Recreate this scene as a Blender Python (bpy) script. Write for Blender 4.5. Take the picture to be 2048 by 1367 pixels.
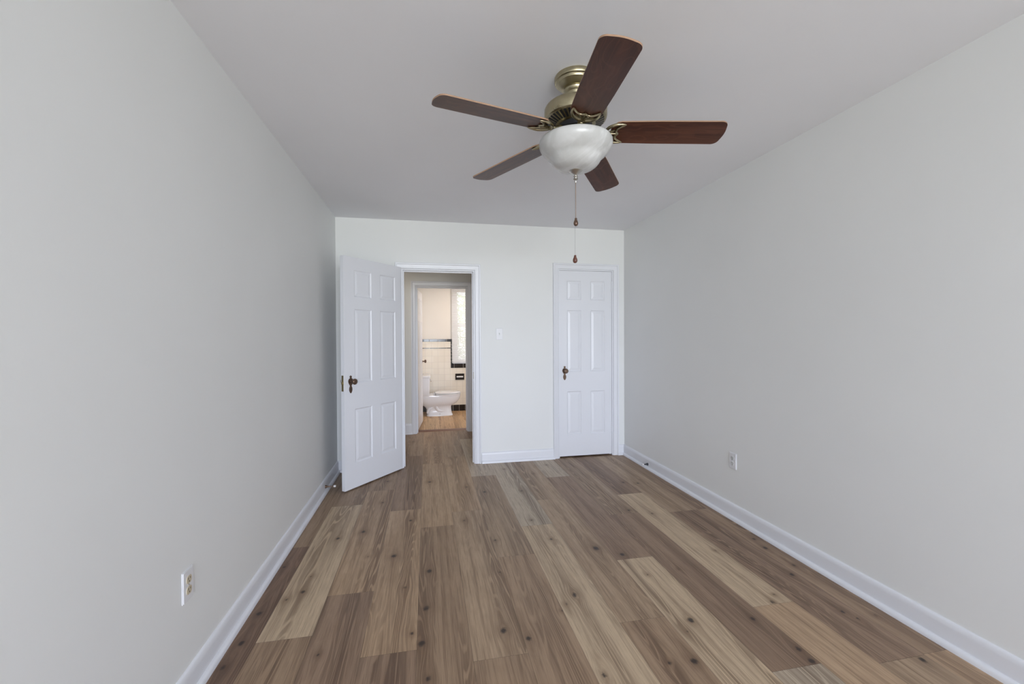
import bpy, bmesh, math, random
import numpy as np
from mathutils import Vector, Matrix

for o in list(bpy.data.objects):
    bpy.data.objects.remove(o)
S = bpy.context.scene
COL = S.collection
random.seed(7)
RNG = np.random.default_rng(7)

# ------------------------------------------------------------------ camera
F_PX, YAW, PITCH, ROLL, HC = 856.45, 0.196264, -0.011646, -0.004778, 1.3198
cy, sy = math.cos(YAW), math.sin(YAW)
cp, sp = math.cos(PITCH), math.sin(PITCH)
fw = Vector((sy * cp, cy * cp, sp))
r0 = Vector((cy, -sy, 0))
u0 = r0.cross(fw)
rr = r0 * math.cos(ROLL) + u0 * math.sin(ROLL)
uu = -r0 * math.sin(ROLL) + u0 * math.cos(ROLL)
cd = bpy.data.cameras.new('camera')
cam = bpy.data.objects.new('camera', cd)
COL.objects.link(cam)
cd.sensor_fit = 'HORIZONTAL'
cd.sensor_width = 36
cd.lens = 36 * F_PX / 2048
cd.clip_start = 0.02
cam.matrix_world = Matrix(((rr.x, uu.x, -fw.x, 0), (rr.y, uu.y, -fw.y, 0), (rr.z, uu.z, -fw.z, HC), (0, 0, 0, 1)))
S.camera = cam

# ------------------------------------------------------------------ sky, daylight, exposure
S.view_settings.view_transform = 'Standard'
S.view_settings.look = 'None'
S.view_settings.gamma = 1
S.view_settings.use_curve_mapping = False
S.view_settings.exposure = 0.0
W = bpy.data.worlds.new('sky')
S.world = W
W.use_nodes = True
_nt = W.node_tree
_bg = _nt.nodes['Background']
_tc = _nt.nodes.new('ShaderNodeTexCoord')
_sp = _nt.nodes.new('ShaderNodeSeparateXYZ')
_mr = _nt.nodes.new('ShaderNodeMapRange')
_mx = _nt.nodes.new('ShaderNodeMix')
_mx.data_type = 'RGBA'
_nt.links.new(_tc.outputs['Generated'], _sp.inputs[0])
_nt.links.new(_sp.outputs[2], _mr.inputs[0])
_mr.inputs[1].default_value = -0.06      # the horizon
_mr.inputs[2].default_value = 0.05
_nt.links.new(_mr.outputs[0], _mx.inputs[0])
_mx.inputs[6].default_value = (0.72, 0.75, 0.74, 1)    # lit ground and greenery
_mx.inputs[7].default_value = (0.85, 0.922, 1.075, 1)    # overcast sky
_nt.links.new(_mx.outputs[2], _bg.inputs[0])
# the sky is brightest low over the side the front windows look at, dimmer on the bathroom's side
_ng = _nt.nodes.new('ShaderNodeMath'); _ng.operation = 'MULTIPLY'; _ng.inputs[1].default_value = -1.0
_cl = _nt.nodes.new('ShaderNodeMath'); _cl.operation = 'MAXIMUM'; _cl.inputs[1].default_value = 0.0
_pw = _nt.nodes.new('ShaderNodeMath'); _pw.operation = 'POWER'; _pw.inputs[1].default_value = 5.5
_ma = _nt.nodes.new('ShaderNodeMath'); _ma.operation = 'MULTIPLY_ADD'; _ma.inputs[1].default_value = 15.5; _ma.inputs[2].default_value = 5.0
_nt.links.new(_sp.outputs[1], _ng.inputs[0])
_nt.links.new(_ng.outputs[0], _cl.inputs[0])
_nt.links.new(_cl.outputs[0], _pw.inputs[0])
_nt.links.new(_pw.outputs[0], _ma.inputs[0])
_nt.links.new(_ma.outputs[0], _bg.inputs[1])


def area(name, loc, size, power, color, rot):
    l = bpy.data.lights.new(name, 'AREA')
    l.shape = 'RECTANGLE'
    l.size, l.size_y = size
    l.energy = power
    l.color = color
    o = bpy.data.objects.new(name, l)
    COL.objects.link(o)
    o.location = loc
    o.rotation_euler = rot
    return o


PI = math.pi
# windows as portals for the sky's light: two in the front wall behind the camera, one in the bathroom
for nm, lc, sz, ry in (('portal_front', (-0.09, -3.45, 1.375), (1.38, 2.05), 0), ('portal_front.001', (1.39, -3.45, 1.375), (1.38, 2.05), 0), ('portal_bath', (0.777, 7.83, 1.52), (0.64, 1.35), PI)):
    area(nm, lc, sz, 1.0, (1, 1, 1), (PI / 2, 0, ry)).data.cycles.is_portal = True
area('bathroom_lamp', (0.85, 6.95, 2.3), (0.5, 0.5), 9, (1.0, 0.78, 0.58), (0, 0, 0))
area('hall_fill', (-0.9, 5.3, 2.4), (0.4, 0.4), 4.5, (1.0, 0.88, 0.74), (0, 0, 0))  # added fill that lifts the dim hall; no known lamp hangs there

# ------------------------------------------------------------------ helpers
def tag(o, label=None, cat=None, group=None, kind=None):
    if label: o['label'] = label
    if cat: o['category'] = cat
    if group: o['group'] = group
    if kind: o['kind'] = kind
    return o


def empty(name, loc=(0, 0, 0), rz=0.0):
    o = bpy.data.objects.new(name, None)
    COL.objects.link(o)
    o.location = loc
    o.rotation_euler = (0, 0, rz)
    o.empty_display_size = 0.05
    return o


class MB:
    """collects geometry; build() links it as one mesh object"""
    def __init__(self):
        self.v, self.f = [], []

    def add(self, verts, faces, M=None):
        n = len(self.v)
        for p in verts:
            p = Vector(p)
            self.v.append(M @ p if M is not None else p)
        self.f.extend([tuple(i + n for i in f) for f in faces])
        return self

    def box(self, a, b, M=None):
        x0, y0, z0 = a
        x1, y1, z1 = b
        v = [(x0, y0, z0), (x1, y0, z0), (x1, y1, z0), (x0, y1, z0), (x0, y0, z1), (x1, y0, z1), (x1, y1, z1), (x0, y1, z1)]
        f = [(0, 3, 2, 1), (4, 5, 6, 7), (0, 1, 5, 4), (1, 2, 6, 5), (2, 3, 7, 6), (3, 0, 4, 7)]
        return self.add(v, f, M)

    def lathe(self, prof, M=None, n=48, a0=0.0, cap=True):
        v, f = [], []
        for (r, z) in prof:
            for k in range(n):
                t = 2 * PI * k / n
                v.append((r * math.cos(t), r * math.sin(t), z))
        for i in range(len(prof) - 1):
            for k in range(n):
                f.append((i * n + k, i * n + (k + 1) % n, (i + 1) * n + (k + 1) % n, (i + 1) * n + k))
        if cap:
            if prof[0][0] > 1e-6: f.append(tuple(range(n - 1, -1, -1)))
            if prof[-1][0] > 1e-6: f.append(tuple((len(prof) - 1) * n + k for k in range(n)))
        return self.add(v, f, M)

    def tube(self, pts, rad, n=8, M=None):
        pts = [Vector(p) for p in pts]
        rads = rad if isinstance(rad, (list, tuple)) else [rad] * len(pts)
        v, f = [], []
        up = None
        for i, p in enumerate(pts):
            t = (pts[min(i + 1, len(pts) - 1)] - pts[max(i - 1, 0)]).normalized()
            if up is None:
                up = Vector((0, 0, 1)) if abs(t.z) < 0.9 else Vector((1, 0, 0))
            a = t.cross(up).normalized()
            b = a.cross(t).normalized()
            up = b
            for k in range(n):
                an = 2 * PI * k / n
                v.append(p + (a * math.cos(an) + b * math.sin(an)) * rads[i])
        for i in range(len(pts) - 1):
            for k in range(n):
                f.append((i * n + k, i * n + (k + 1) % n, (i + 1) * n + (k + 1) % n, (i + 1) * n + k))
        f.append(tuple(range(n - 1, -1, -1)))
        f.append(tuple((len(pts) - 1) * n + k for k in range(n)))
        return self.add(v, f, M)

    def prism(self, poly, z0, z1, M=None):
        n = len(poly)
        v = [(x, y, z0) for x, y in poly] + [(x, y, z1) for x, y in poly]
        f = [tuple(range(n - 1, -1, -1)), tuple(range(n, 2 * n))] + [(i, (i + 1) % n, n + (i + 1) % n, n + i) for i in range(n)]
        return self.add(v, f, M)

    def loft(self, rings, cap=True, M=None):
        n = len(rings[0])
        v = [p for r in rings for p in r]
        f = []
        for i in range(len(rings) - 1):
            for k in range(n):
                f.append((i * n + k, i * n + (k + 1) % n, (i + 1) * n + (k + 1) % n, (i + 1) * n + k))
        if cap:
            f.append(tuple(range(n - 1, -1, -1)))
            f.append(tuple((len(rings) - 1) * n + k for k in range(n)))
        return self.add(v, f, M)

    def build(self, name, mat, parent=None, smooth=None, bevel=0.0, seg=2):
        me = bpy.data.meshes.new(name)
        bm = bmesh.new()
        vs = [bm.verts.new(p) for p in self.v]
        for f in self.f:
            try:
                bm.faces.new([vs[i] for i in f])
            except ValueError:
                pass
        bmesh.ops.remove_doubles(bm, verts=bm.verts, dist=1e-6)
        bmesh.ops.recalc_face_normals(bm, faces=bm.faces)
        bm.to_mesh(me)
        bm.free()
        if smooth is not None:
            me.polygons.foreach_set('use_smooth', [True] * len(me.polygons))
            me.set_sharp_from_angle(angle=math.radians(smooth))
        for m in (mat if isinstance(mat, (list, tuple)) else [mat]):
            me.materials.append(m)
        o = bpy.data.objects.new(name, me)
        COL.objects.link(o)
        if parent is not None:
            o.parent = parent
        if bevel:
            md = o.modifiers.new('bevel', 'BEVEL')
            md.width = bevel
            md.segments = seg
            md.limit_method = 'ANGLE'
            md.angle_limit = math.radians(40)
            md.harden_normals = False
        return o


# ------------------------------------------------------------------ materials
def mat(name, color, rough=0.5, metal=0.0, **kw):
    m = bpy.data.materials.new(name)
    m.use_nodes = True
    b = m.node_tree.nodes['Principled BSDF']
    b.inputs['Base Color'].default_value = (*color, 1)
    b.inputs['Roughness'].default_value = rough
    b.inputs['Metallic'].default_value = metal
    for k, v in kw.items():
        b.inputs[k].default_value = v
    return m


class NT:
    def __init__(self, m):
        self.nt = m.node_tree
        self.b = self.nt.nodes['Principled BSDF']

    def n(self, typ, **kw):
        nd = self.nt.nodes.new(typ)
        for k, v in kw.items():
            setattr(nd, k, v)
        return nd

    def l(self, a, b):
        self.nt.links.new(a, b)

    def val(self, x, sock):
        if isinstance(x, (int, float)):
            sock.default_value = x
        else:
            self.l(x, sock)

    def math(self, op, a, b=0.0, c=0.0, clamp=False):
        nd = self.n('ShaderNodeMath', operation=op, use_clamp=clamp)
        for i, x in enumerate((a, b, c)):
            self.val(x, nd.inputs[i])
        return nd.outputs[0]

    def mix(self, fac, a, b, mode='MIX'):
        nd = self.n('ShaderNodeMix', data_type='RGBA', blend_type=mode)
        self.val(fac, nd.inputs[0])
        for x, i in ((a, 6), (b, 7)):
            if isinstance(x, tuple):
                nd.inputs[i].default_value = (*x, 1)
            else:
                self.l(x, nd.inputs[i])
        return nd.outputs[2]

    def noise(self, vec, scale=1.0, detail=3.0, rough=0.5, dist=0.0, w=None):
        nd = self.n('ShaderNodeTexNoise', noise_dimensions='4D' if w is not None else '3D')
        self.l(vec, nd.inputs['Vector'])
        if w is not None: self.val(w, nd.inputs['W'])
        nd.inputs['Scale'].default_value = scale
        nd.inputs['Detail'].default_value = detail
        nd.inputs['Roughness'].default_value = rough
        nd.inputs['Distortion'].default_value = dist
        return nd.outputs['Fac']

    def ramp(self, x, a, b, lo=0.0, hi=1.0):
        nd = self.n('ShaderNodeMapRange')
        nd.clamp = True
        self.val(x, nd.inputs[0])
        for i, q in zip((1, 2, 3, 4), (a, b, lo, hi)):
            nd.inputs[i].default_value = q
        return nd.outputs[0]


def paint(name, color, rough, bump=0.02, scale=90.0):
    """painted plaster or wood: faint roller texture"""
    m = mat(name, color, rough)
    t = NT(m)
    g = t.n('ShaderNodeNewGeometry')
    nz = t.noise(g.outputs['Position'], scale, 3)
    big = t.noise(g.outputs['Position'], 1.3, 2)
    c = t.mix(t.ramp(big, 0.3, 0.7, 0, 1), tuple(x * 0.985 for x in color), tuple(min(1, x * 1.012) for x in color))
    t.l(c, t.b.inputs['Base Color'])
    bp = t.n('ShaderNodeBump')
    bp.inputs['Strength'].default_value = bump
    bp.inputs['Distance'].default_value = 0.004
    t.l(nz, bp.inputs['Height'])
    t.l(bp.outputs[0], t.b.inputs['Normal'])
    return m


WALL = paint('wall_paint', (0.838, 0.845, 0.836), 0.55, 0.05)
CEIL = paint('ceiling_paint', (0.892, 0.892, 0.922), 0.75, 0.06)
TRIM = paint('trim_paint', (0.815, 0.826, 0.866), 0.34, 0.012, 40)
BATHWALL = paint('bath_paint', (0.84, 0.80, 0.745), 0.5, 0.04)
HALLWALL = paint('hall_paint', (0.79, 0.785, 0.755), 0.55, 0.05)
BRONZE = mat('aged_bronze', (0.16, 0.105, 0.075), 0.36, 0.85)
DARKMETAL = mat('dark_metal', (0.035, 0.035, 0.04), 0.4, 0.6)
BRASS_OLD = mat('worn_brass', (0.30, 0.25, 0.14), 0.4, 0.9)
STEEL = mat('brushed_steel', (0.60, 0.59, 0.56), 0.32, 1.0)
CHROME = mat('chrome', (0.75, 0.75, 0.75), 0.12, 1.0)
PLASTIC = mat('white_plastic', (0.80, 0.80, 0.82), 0.35)
IVORY = mat('ivory_plastic', (0.62, 0.54, 0.40), 0.4)
GREYPLASTIC = mat('pale_plastic', (0.66, 0.67, 0.67), 0.4)
SLOT = mat('slot_black', (0.02, 0.02, 0.02), 0.6)
RUBBER = mat('white_rubber', (0.78, 0.75, 0.74), 0.6)
PORCELAIN = mat('porcelain', (0.82, 0.81, 0.82), 0.12)
BLACKTILE = mat('black_tile', (0.016, 0.012, 0.012), 0.12)
GROUT = mat('grout', (0.72, 0.67, 0.60), 0.7)
BLINDMAT = mat('blind_vinyl', (0.86, 0.85, 0.86), 0.4)
LEAF = mat('leaf_green', (0.34, 0.46, 0.26), 0.5)
BARK = mat('bark', (0.14, 0.10, 0.07), 0.9)
GRASSMAT = mat('grass_green', (0.10, 0.18, 0.05), 0.9)
THRESH = mat('threshold_wood', (0.21, 0.105, 0.07), 0.45)
GLASS = mat('window_glass', (1, 1, 1), 0.0, 0.0)
GLASS.node_tree.nodes['Principled BSDF'].inputs['Transmission Weight'].default_value = 1.0
CORD = mat('cord_thread', (0.35, 0.22, 0.15), 0.7)


def brass():
    m = mat('antique_brass', (0.42, 0.37, 0.25), 0.33, 1.0)
    t = NT(m)
    g = t.n('ShaderNodeTexCoord')
    nz = t.noise(g.outputs['Object'], 40, 4)
    t.l(t.mix(nz, (0.36, 0.31, 0.20), (0.50, 0.45, 0.31)), t.b.inputs['Base Color'])
    t.l(t.ramp(nz, 0.3, 0.7, 0.26, 0.4), t.b.inputs['Roughness'])
    return m


BRASS = brass()


def alabaster():
    m = mat('alabaster_glass', (0.8, 0.8, 0.78), 0.22)
    t = NT(m)
    g = t.n('ShaderNodeTexCoord')
    w1 = t.noise(g.outputs['Object'], 3.2, 3, 0.55, 2.6)
    w2 = t.noise(g.outputs['Object'], 9.0, 4, 0.6, 1.5)
    swirl = t.ramp(w1, 0.42, 0.62)
    c = t.mix(swirl, (0.53, 0.53, 0.52), (0.68, 0.68, 0.68))
    c = t.mix(t.ramp(w2, 0.52, 0.75, 0, 0.35), c, (0.74, 0.75, 0.75))
    t.l(c, t.b.inputs['Base Color'])
    t.b.inputs['Subsurface Weight'].default_value = 0.25
    t.b.inputs['Subsurface Radius'].default_value = (0.03, 0.03, 0.03)
    t.b.inputs['Subsurface Scale'].default_value = 0.5
    return m


ALAB = alabaster()


def walnut():
    m = mat('walnut_blade', (0.12, 0.05, 0.03), 0.36)
    t = NT(m)
    g = t.n('ShaderNodeTexCoord')
    info = t.n('ShaderNodeObjectInfo')
    mp = t.n('ShaderNodeMapping')
    mp.inputs['Scale'].default_value = (1.6, 26, 26)
    t.l(g.outputs['Object'], mp.inputs['Vector'])
    a = t.noise(mp.outputs[0], 1.0, 5, 0.6, 0.6, t.math('MULTIPLY', info.outputs['Random'], 17.0))
    mp2 = t.n('ShaderNodeMapping')
    mp2.inputs['Scale'].default_value = (3.0, 9, 9)
    t.l(g.outputs['Object'], mp2.inputs['Vector'])
    bnz = t.noise(mp2.outputs[0], 1.0, 2, 0.5, 0.4, t.math('MULTIPLY', info.outputs['Random'], 31.0))
    ring = t.math('SINE', t.math('MULTIPLY', bnz, 75.0))
    c = t.mix(t.ramp(a, 0.3, 0.72), (0.032, 0.0095, 0.006), (0.115, 0.041, 0.022))
    c = t.mix(t.ramp(ring, 0.55, 1.0, 0, 0.30), c, (0.150, 0.058, 0.033))
    t.l(c, t.b.inputs['Base Color'])
    t.b.inputs['Specular IOR Level'].default_value = 0.32
    return m


WALNUT = walnut()
BLADEEDGE = mat('blade_edge', (0.36, 0.22, 0.14), 0.45)


def tilemat():
    m = mat('cream_tile', (0.82, 0.75, 0.64), 0.34)
    t = NT(m)
    g = t.n('ShaderNodeNewGeometry')
    sep = t.n('ShaderNodeSeparateXYZ')
    t.l(g.outputs['Position'], sep.inputs[0])
    def line(co, off, pitch):
        fr = t.math('FRACT', t.math('DIVIDE', t.math('ADD', co, off), pitch))
        d = t.math('ABSOLUTE', t.math('SUBTRACT', fr, 0.5))
        return t.ramp(d, 0.5 - 0.022, 0.5 - 0.012)
    gx = line(sep.outputs[0], 10.0 * 0.1095 + 0.028, 0.1095)
    gy = line(sep.outputs[1], 0.02, 0.1095)
    gz = line(sep.outputs[2], 0.0, 0.1095)
    nsep = t.n('ShaderNodeSeparateXYZ')
    t.l(g.outputs['Normal'], nsep.inputs[0])
    horiz = t.mix(t.math('ABSOLUTE', nsep.outputs[0]), gx, gy)
    gg = t.math('MAXIMUM', horiz, gz)
    cell = t.n('ShaderNodeTexWhiteNoise', noise_dimensions='3D')
    fl = t.n('ShaderNodeVectorMath', operation='FLOOR')
    dv = t.n('ShaderNodeVectorMath', operation='SCALE')
    dv.inputs['Scale'].default_value = 1 / 0.1095
    t.l(g.outputs['Position'], dv.inputs[0])
    t.l(dv.outputs[0], fl.inputs[0])
    t.l(fl.outputs[0], cell.inputs['Vector'])
    base = t.mix(cell.outputs['Value'], (0.80, 0.725, 0.61), (0.85, 0.785, 0.68))
    t.l(t.mix(gg, base, (0.66, 0.60, 0.52)), t.b.inputs['Base Color'])
    return m


TILE = tilemat()


def floormat():
    m = mat('oak_plank', (0.25, 0.19, 0.14), 0.42)
    t = NT(m)
    def att(nm):
        a = t.n('ShaderNodeAttribute')
        a.attribute_name = nm
        return a
    tint = att('tint').outputs['Color']
    pu = t.n('ShaderNodeSeparateXYZ')
    t.l(att('pu').outputs['Vector'], pu.inputs[0])
    u, v, w = pu.outputs
    knot = att('knot').outputs['Fac']
    halo = att('halo').outputs['Fac']
    def vec(su, sv):
        c = t.n('ShaderNodeCombineXYZ')
        t.l(t.math('MULTIPLY', u, su), c.inputs[0])
        t.l(t.math('MULTIPLY', v, sv), c.inputs[1])
        return c.outputs[0]
    band = t.noise(vec(9.5, 0.26), 1.0, 3, 0.55, 0.5, w)         # broad light and dark bands along the board
    streak = t.noise(vec(85, 2.6), 1.0, 3, 0.6, 0.3, w)           # grain streaks
    wide = t.noise(vec(34, 1.1), 1.0, 4, 0.6, 0.5, t.math('ADD', w, 7.7))    # darker heart streaks
    fine = t.noise(vec(330, 9.0), 1.0, 2, 0.6, 0.0, w)            # pores
    contour = t.noise(vec(7.5, 0.40), 1.0, 2, 0.45, 0.45, t.math('ADD', w, 3.3))
    ring = t.math('SINE', t.math('MULTIPLY', contour, 185.0))
    mott = t.noise(vec(14, 7.0), 1.0, 3, 0.6, 0.8, w)
    dark = t.mix(1.0, tint, (0.50, 0.44, 0.41), 'MULTIPLY')
    light = t.mix(1.0, tint, (1.22, 1.20, 1.18), 'MULTIPLY')
    bandf = t.ramp(band, 0.37, 0.56)
    c = t.mix(bandf, dark, light)
    c = t.mix(t.ramp(mott, 0.35, 0.7, 0.0, 0.22), c, dark)
    c = t.mix(t.ramp(streak, 0.52, 0.72, 0.0, 0.72), c, t.mix(1.0, tint, (0.50, 0.44, 0.41), 'MULTIPLY'))
    c = t.mix(t.ramp(streak, 0.46, 0.30, 0.0, 0.25), c, light)
    c = t.mix(t.ramp(wide, 0.53, 0.68, 0.0, 0.55), c, t.mix(1.0, tint, (0.52, 0.45, 0.42), 'MULTIPLY'))
    c = t.mix(t.ramp(wide, 0.45, 0.30, 0.0, 0.35), c, t.mix(1.0, tint, (1.30, 1.29, 1.27), 'MULTIPLY'))
    cath = t.math('MULTIPLY', t.ramp(ring, 0.35, 0.95, 0, 1), t.ramp(band, 0.62, 0.40, 0.0, 0.60))
    c = t.mix(cath, c, t.mix(1.0, tint, (1.45, 1.42, 1.38), 'MULTIPLY'))
    c = t.mix(t.ramp(fine, 0.50, 0.68, 0.0, 0.45), c, t.mix(1.0, tint, (0.55, 0.50, 0.47), 'MULTIPLY'))
    c = t.mix(t.ramp(fine, 0.46, 0.30, 0.0, 0.26), c, t.mix(1.0, tint, (1.5, 1.48, 1.45), 'MULTIPLY'))
    hl = t.math('MULTIPLY', halo, t.ramp(mott, 0.25, 0.6, 0.55, 1.0))
    c = t.mix(t.math('MULTIPLY', hl, 0.85, clamp=True), c, t.mix(1.0, tint, (0.46, 0.38, 0.33), 'MULTIPLY'))
    kz = t.noise(vec(48, 30), 1.0, 3, 0.65, 0.6, w)
    kn = t.ramp(t.math('ADD', knot, t.math('MULTIPLY', t.math('SUBTRACT', kz, 0.5), 1.1)), 0.40, 0.80, 0.0, 0.93)
    kn = t.math('MULTIPLY', kn, t.ramp(knot, 0.08, 0.3))
    c = t.mix(kn, c, (0.030, 0.021, 0.017))
    t.l(c, t.b.inputs['Base Color'])
    t.l(t.ramp(streak, 0.3, 0.7, 0.40, 0.52), t.b.inputs['Roughness'])
    t.b.inputs['Specular IOR Level'].default_value = 0.42
    bp = t.n('ShaderNodeBump')
    bp.inputs['Strength'].default_value = 0.10
    bp.inputs['Distance'].default_value = 0.002
    t.l(t.math('ADD', streak, fine), bp.inputs['Height'])
    t.l(bp.outputs[0], t.b.inputs['Normal'])
    return m


FLOOR = floormat()

# ------------------------------------------------------------------ dimensions (metres)
XL, XR, YB, YF, H = -0.87, 2.163, 4.452, -3.40, 2.50
WT = 0.15
YH = 6.00            # hall's far wall, room side
YT = 6.15            # bathroom side of that wall
YW = 7.74            # bathroom back wall
HXL, HXR = -1.7, 1.05
BXL, BXR = -0.18, 1.70


def wall_xz(name, x0, x1, y0, y1, z0, z1, holes, m, label):
    """wall in the xz plane between y0 and y1 with rectangular holes (xa, xb, za, zb)"""
    xs = sorted({x0, x1, *[h[i] for h in holes for i in (0, 1)]})
    zs = sorted({z0, z1, *[h[i] for h in holes for i in (2, 3)]})
    mb = MB()
    solid = lambda xa, xb, za, zb: not any(h[0] <= (xa + xb) / 2 <= h[1] and h[2] <= (za + zb) / 2 <= h[3] for h in holes)
    for xa, xb in zip(xs, xs[1:]):
        for za, zb in zip(zs, zs[1:]):
            if solid(xa, xb, za, zb):
                mb.add([(xa, y0, za), (xb, y0, za), (xb, y0, zb), (xa, y0, zb)], [(0, 1, 2, 3)])
                mb.add([(xa, y1, za), (xb, y1, za), (xb, y1, zb), (xa, y1, zb)], [(3, 2, 1, 0)])
    def rim(xa, xb, za, zb):
        for a, b in (((xa, za), (xb, za)), ((xb, za), (xb, zb)), ((xb, zb), (xa, zb)), ((xa, zb), (xa, za))):
            if not (a[1] == 0 and b[1] == 0):
                mb.add([(a[0], y0, a[1]), (b[0], y0, b[1]), (b[0], y1, b[1]), (a[0], y1, a[1])], [(0, 1, 2, 3)])
    rim(x0, x1, z0, z1)
    for h in holes:
        rim(*h)
    o = mb.build(name, m)
    tag(o, label, 'wall', kind='structure')
    return o


def slab(name, a, b, m, label, cat):
    return tag(MB().box(a, b).build(name, m), label, cat, kind='structure')


# door opening in the back wall, closet opening, bathroom opening
DO = (-0.251, 0.494, 0.0, 2.016)
CO = (1.394, 2.034, 0.0, 2.056)
BO = (-0.152, 0.566, 0.0, 2.030)
slab('wall_left', (XL - 0.12, YF - 0.12, 0), (XL, YB, H), WALL, 'long white painted wall with the open door near its far end', 'wall')
slab('wall_right', (XR, YF - 0.12, 0), (XR + 0.12, YB, H), WALL, 'long bare white painted wall facing the wall with the beige outlet', 'wall')
wall_xz('wall_back', XL - 0.95, XR + 0.12, YB, YB + WT, 0, H, [DO, CO], WALL, 'white painted end wall with the doorway and the closet door')
FW1 = (-0.78, 0.60, 0.35, 2.40)
FW2 = (0.70, 2.08, 0.35, 2.40)
wall_xz('wall_front', XL - 0.12, XR + 0.12, YF - 0.12, YF, 0, H, [FW1, FW2], WALL, 'white painted window wall opposite the doorway')
slab('ceiling', (XL - 0.12, YF - 0.12, H), (XR + 0.12, YB, H + 0.1), CEIL, 'flat white bedroom ceiling with the fan on it', 'ceiling')
# hall
wall_xz('wall_hall', HXL, HXR + 0.1, YH, YT, 0, H, [BO], HALLWALL, 'narrow off-white hall wall around the bathroom doorway')
slab('wall_hall_left', (HXL - 0.1, YB + WT, 0), (HXL, YT, H), HALLWALL, 'end wall of the hall on the side the bedroom door opens to', 'wall')
slab('wall_hall_right', (HXR, YB + WT, 0), (HXR + 0.1, YH, H), HALLWALL, 'end wall of the hall on the closet side', 'wall')
slab('ceiling_hall', (HXL - 0.1, YB + WT, H), (HXR + 0.1, YT, H + 0.1), CEIL, 'hall ceiling above the doorway', 'ceiling')
# bathroom
WO = (0.455, 1.10, 0.845, 2.20)
slab('wall_bathroom_left', (BXL - 0.1, YT, 0), (BXL, YW, H), BATHWALL, 'bathroom wall behind the toilet tank', 'wall')
slab('wall_bathroom_right', (BXR, YT, 0), (BXR + 0.1, YW, H), BATHWALL, 'bathroom wall opposite the toilet tank', 'wall')
wall_xz('wall_bathroom_back', BXL - 0.1, BXR + 0.1, YW, YW + 0.15, 0, H, [WO], BATHWALL, 'cream painted bathroom wall above the tiles beside the window')
slab('ceiling_bathroom', (BXL - 0.1, YT, H), (BXR + 0.1, YW + 0.15, H + 0.1), CEIL, 'bathroom ceiling above the shower window', 'ceiling')
bpy.data.objects['ceiling_bathroom']['label'] = 'bathroom ceiling above the window with the blind'
# closet shell behind the closed door
cl = MB()
cl.box((1.2, YB + WT + 0.6, 0), (2.25, YB + WT + 0.66, H)).box((1.16, YB + WT, 0), (1.2, YB + WT + 0.66, H)).box((2.25, YB + WT, 0), (2.29, YB + WT + 0.66, H)).box((1.16, YB + WT, H), (2.29, YB + WT + 0.66, H + 0.05))
tag(cl.build('wall_closet', WALL), 'dark closet interior behind the closed six-panel door', 'wall', kind='structure')

# ------------------------------------------------------------------ plank floor
PW = 0.2286
X0 = 1.549 - 13 * PW       # a seam
LEN = 1.519
lin = lambda c: tuple(((x / 255) / 12.92 if x / 255 <= 0.04045 else ((x / 255 + 0.055) / 1.055) ** 2.4) for x in c)
# row index -> (one end joint, {piece number counted from that joint: tint})
T_ = dict(L=(184, 164, 138), G=(176, 162, 143), M=(161, 139, 115), N=(151, 128, 105), D=(143, 120, 100), K=(129, 105, 87), R=(170, 145, 118))
ROWS = {
    2: (2.897, {0: 'N', -1: 'K', 1: 'D'}),
    3: (2.021, {0: 'L', -1: 'N', 1: 'N'}),
    4: (2.316, {0: 'R', -1: 'D', 1: 'N'}),
    5: (1.841, {0: 'R', -1: 'D', 1: 'D', 2: 'M'}),
    6: (3.022, {-1: 'N', -2: 'N', 0: 'R', 1: 'R'}),
    7: (1.727, {0: 'M', -1: 'N', 1: 'R', 2: 'M'}),
    8: (2.520, {0: 'M', -1: 'N', 1: 'G', 2: 'N'}),
    9: (2.900, {0: 'G', -1: 'L', 1: 'N'}),
    10: (3.345, {0: 'M', -1: 'M', -2: 'N'}),
    11: (3.864, {0: 'G', -1: 'D', -2: 'L'}),
    12: (2.955, {0: 'M', -1: 'D', -2: 'G'}),
    13: (3.321, {0: 'D', -1: 'L', -2: 'R'}),
    14: (2.908, {0: 'M', -1: 'D', -2: 'M'}),
    15: (2.912, {0: 'N', -1: 'N', -2: 'R'}),
}
cE = bpy.data.objects  # (kept short)


def unproject(px, py):
    d = rr * ((px - 1024) / F_PX) + uu * ((683.5 - py) / F_PX) + fw
    t = -HC / d.z
    return d.x * t, d.y * t


# knots as seen on the boards: position on the floor (metres), size
KN = []
for x, y, s in [(990, 232, 1), (1182, 235, 1.1), (1350, 258, .8), (1432, 280, 1.2), (1600, 275, .9), (968, 328, 1), (880, 462, 1.3), (765, 492, 1), (1095, 410, 1.0), (1340, 410, 1.0),
                (1020, 572, 1.3), (1480, 500, .8), (1645, 408, .8), (1735, 495, .9), (1935, 535, 1.4), (605, 735, 1), (530, 770, .7), (1180, 640, 1.1), (1165, 810, 1.3), (1500, 645, .7),
                (405, 835, 1), (325, 968, .9), (675, 1020, .7), (1100, 925, .7), (1145, 970, 1.2), (1520, 910, 1.3), (1630, 945, 1.1), (1840, 745, 1), (1805, 790, .7), (1785, 820, .6),
                (1175, 1130, .9), (1975, 1112, .9), (240, 1080, .9), (520, 622, .7), (640, 665, .5), (900, 575, .6), (1070, 715, .7)]:
    KN.append((*unproject(340 + x / 2.2756, 860 + y / 2.2756), s))
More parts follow.
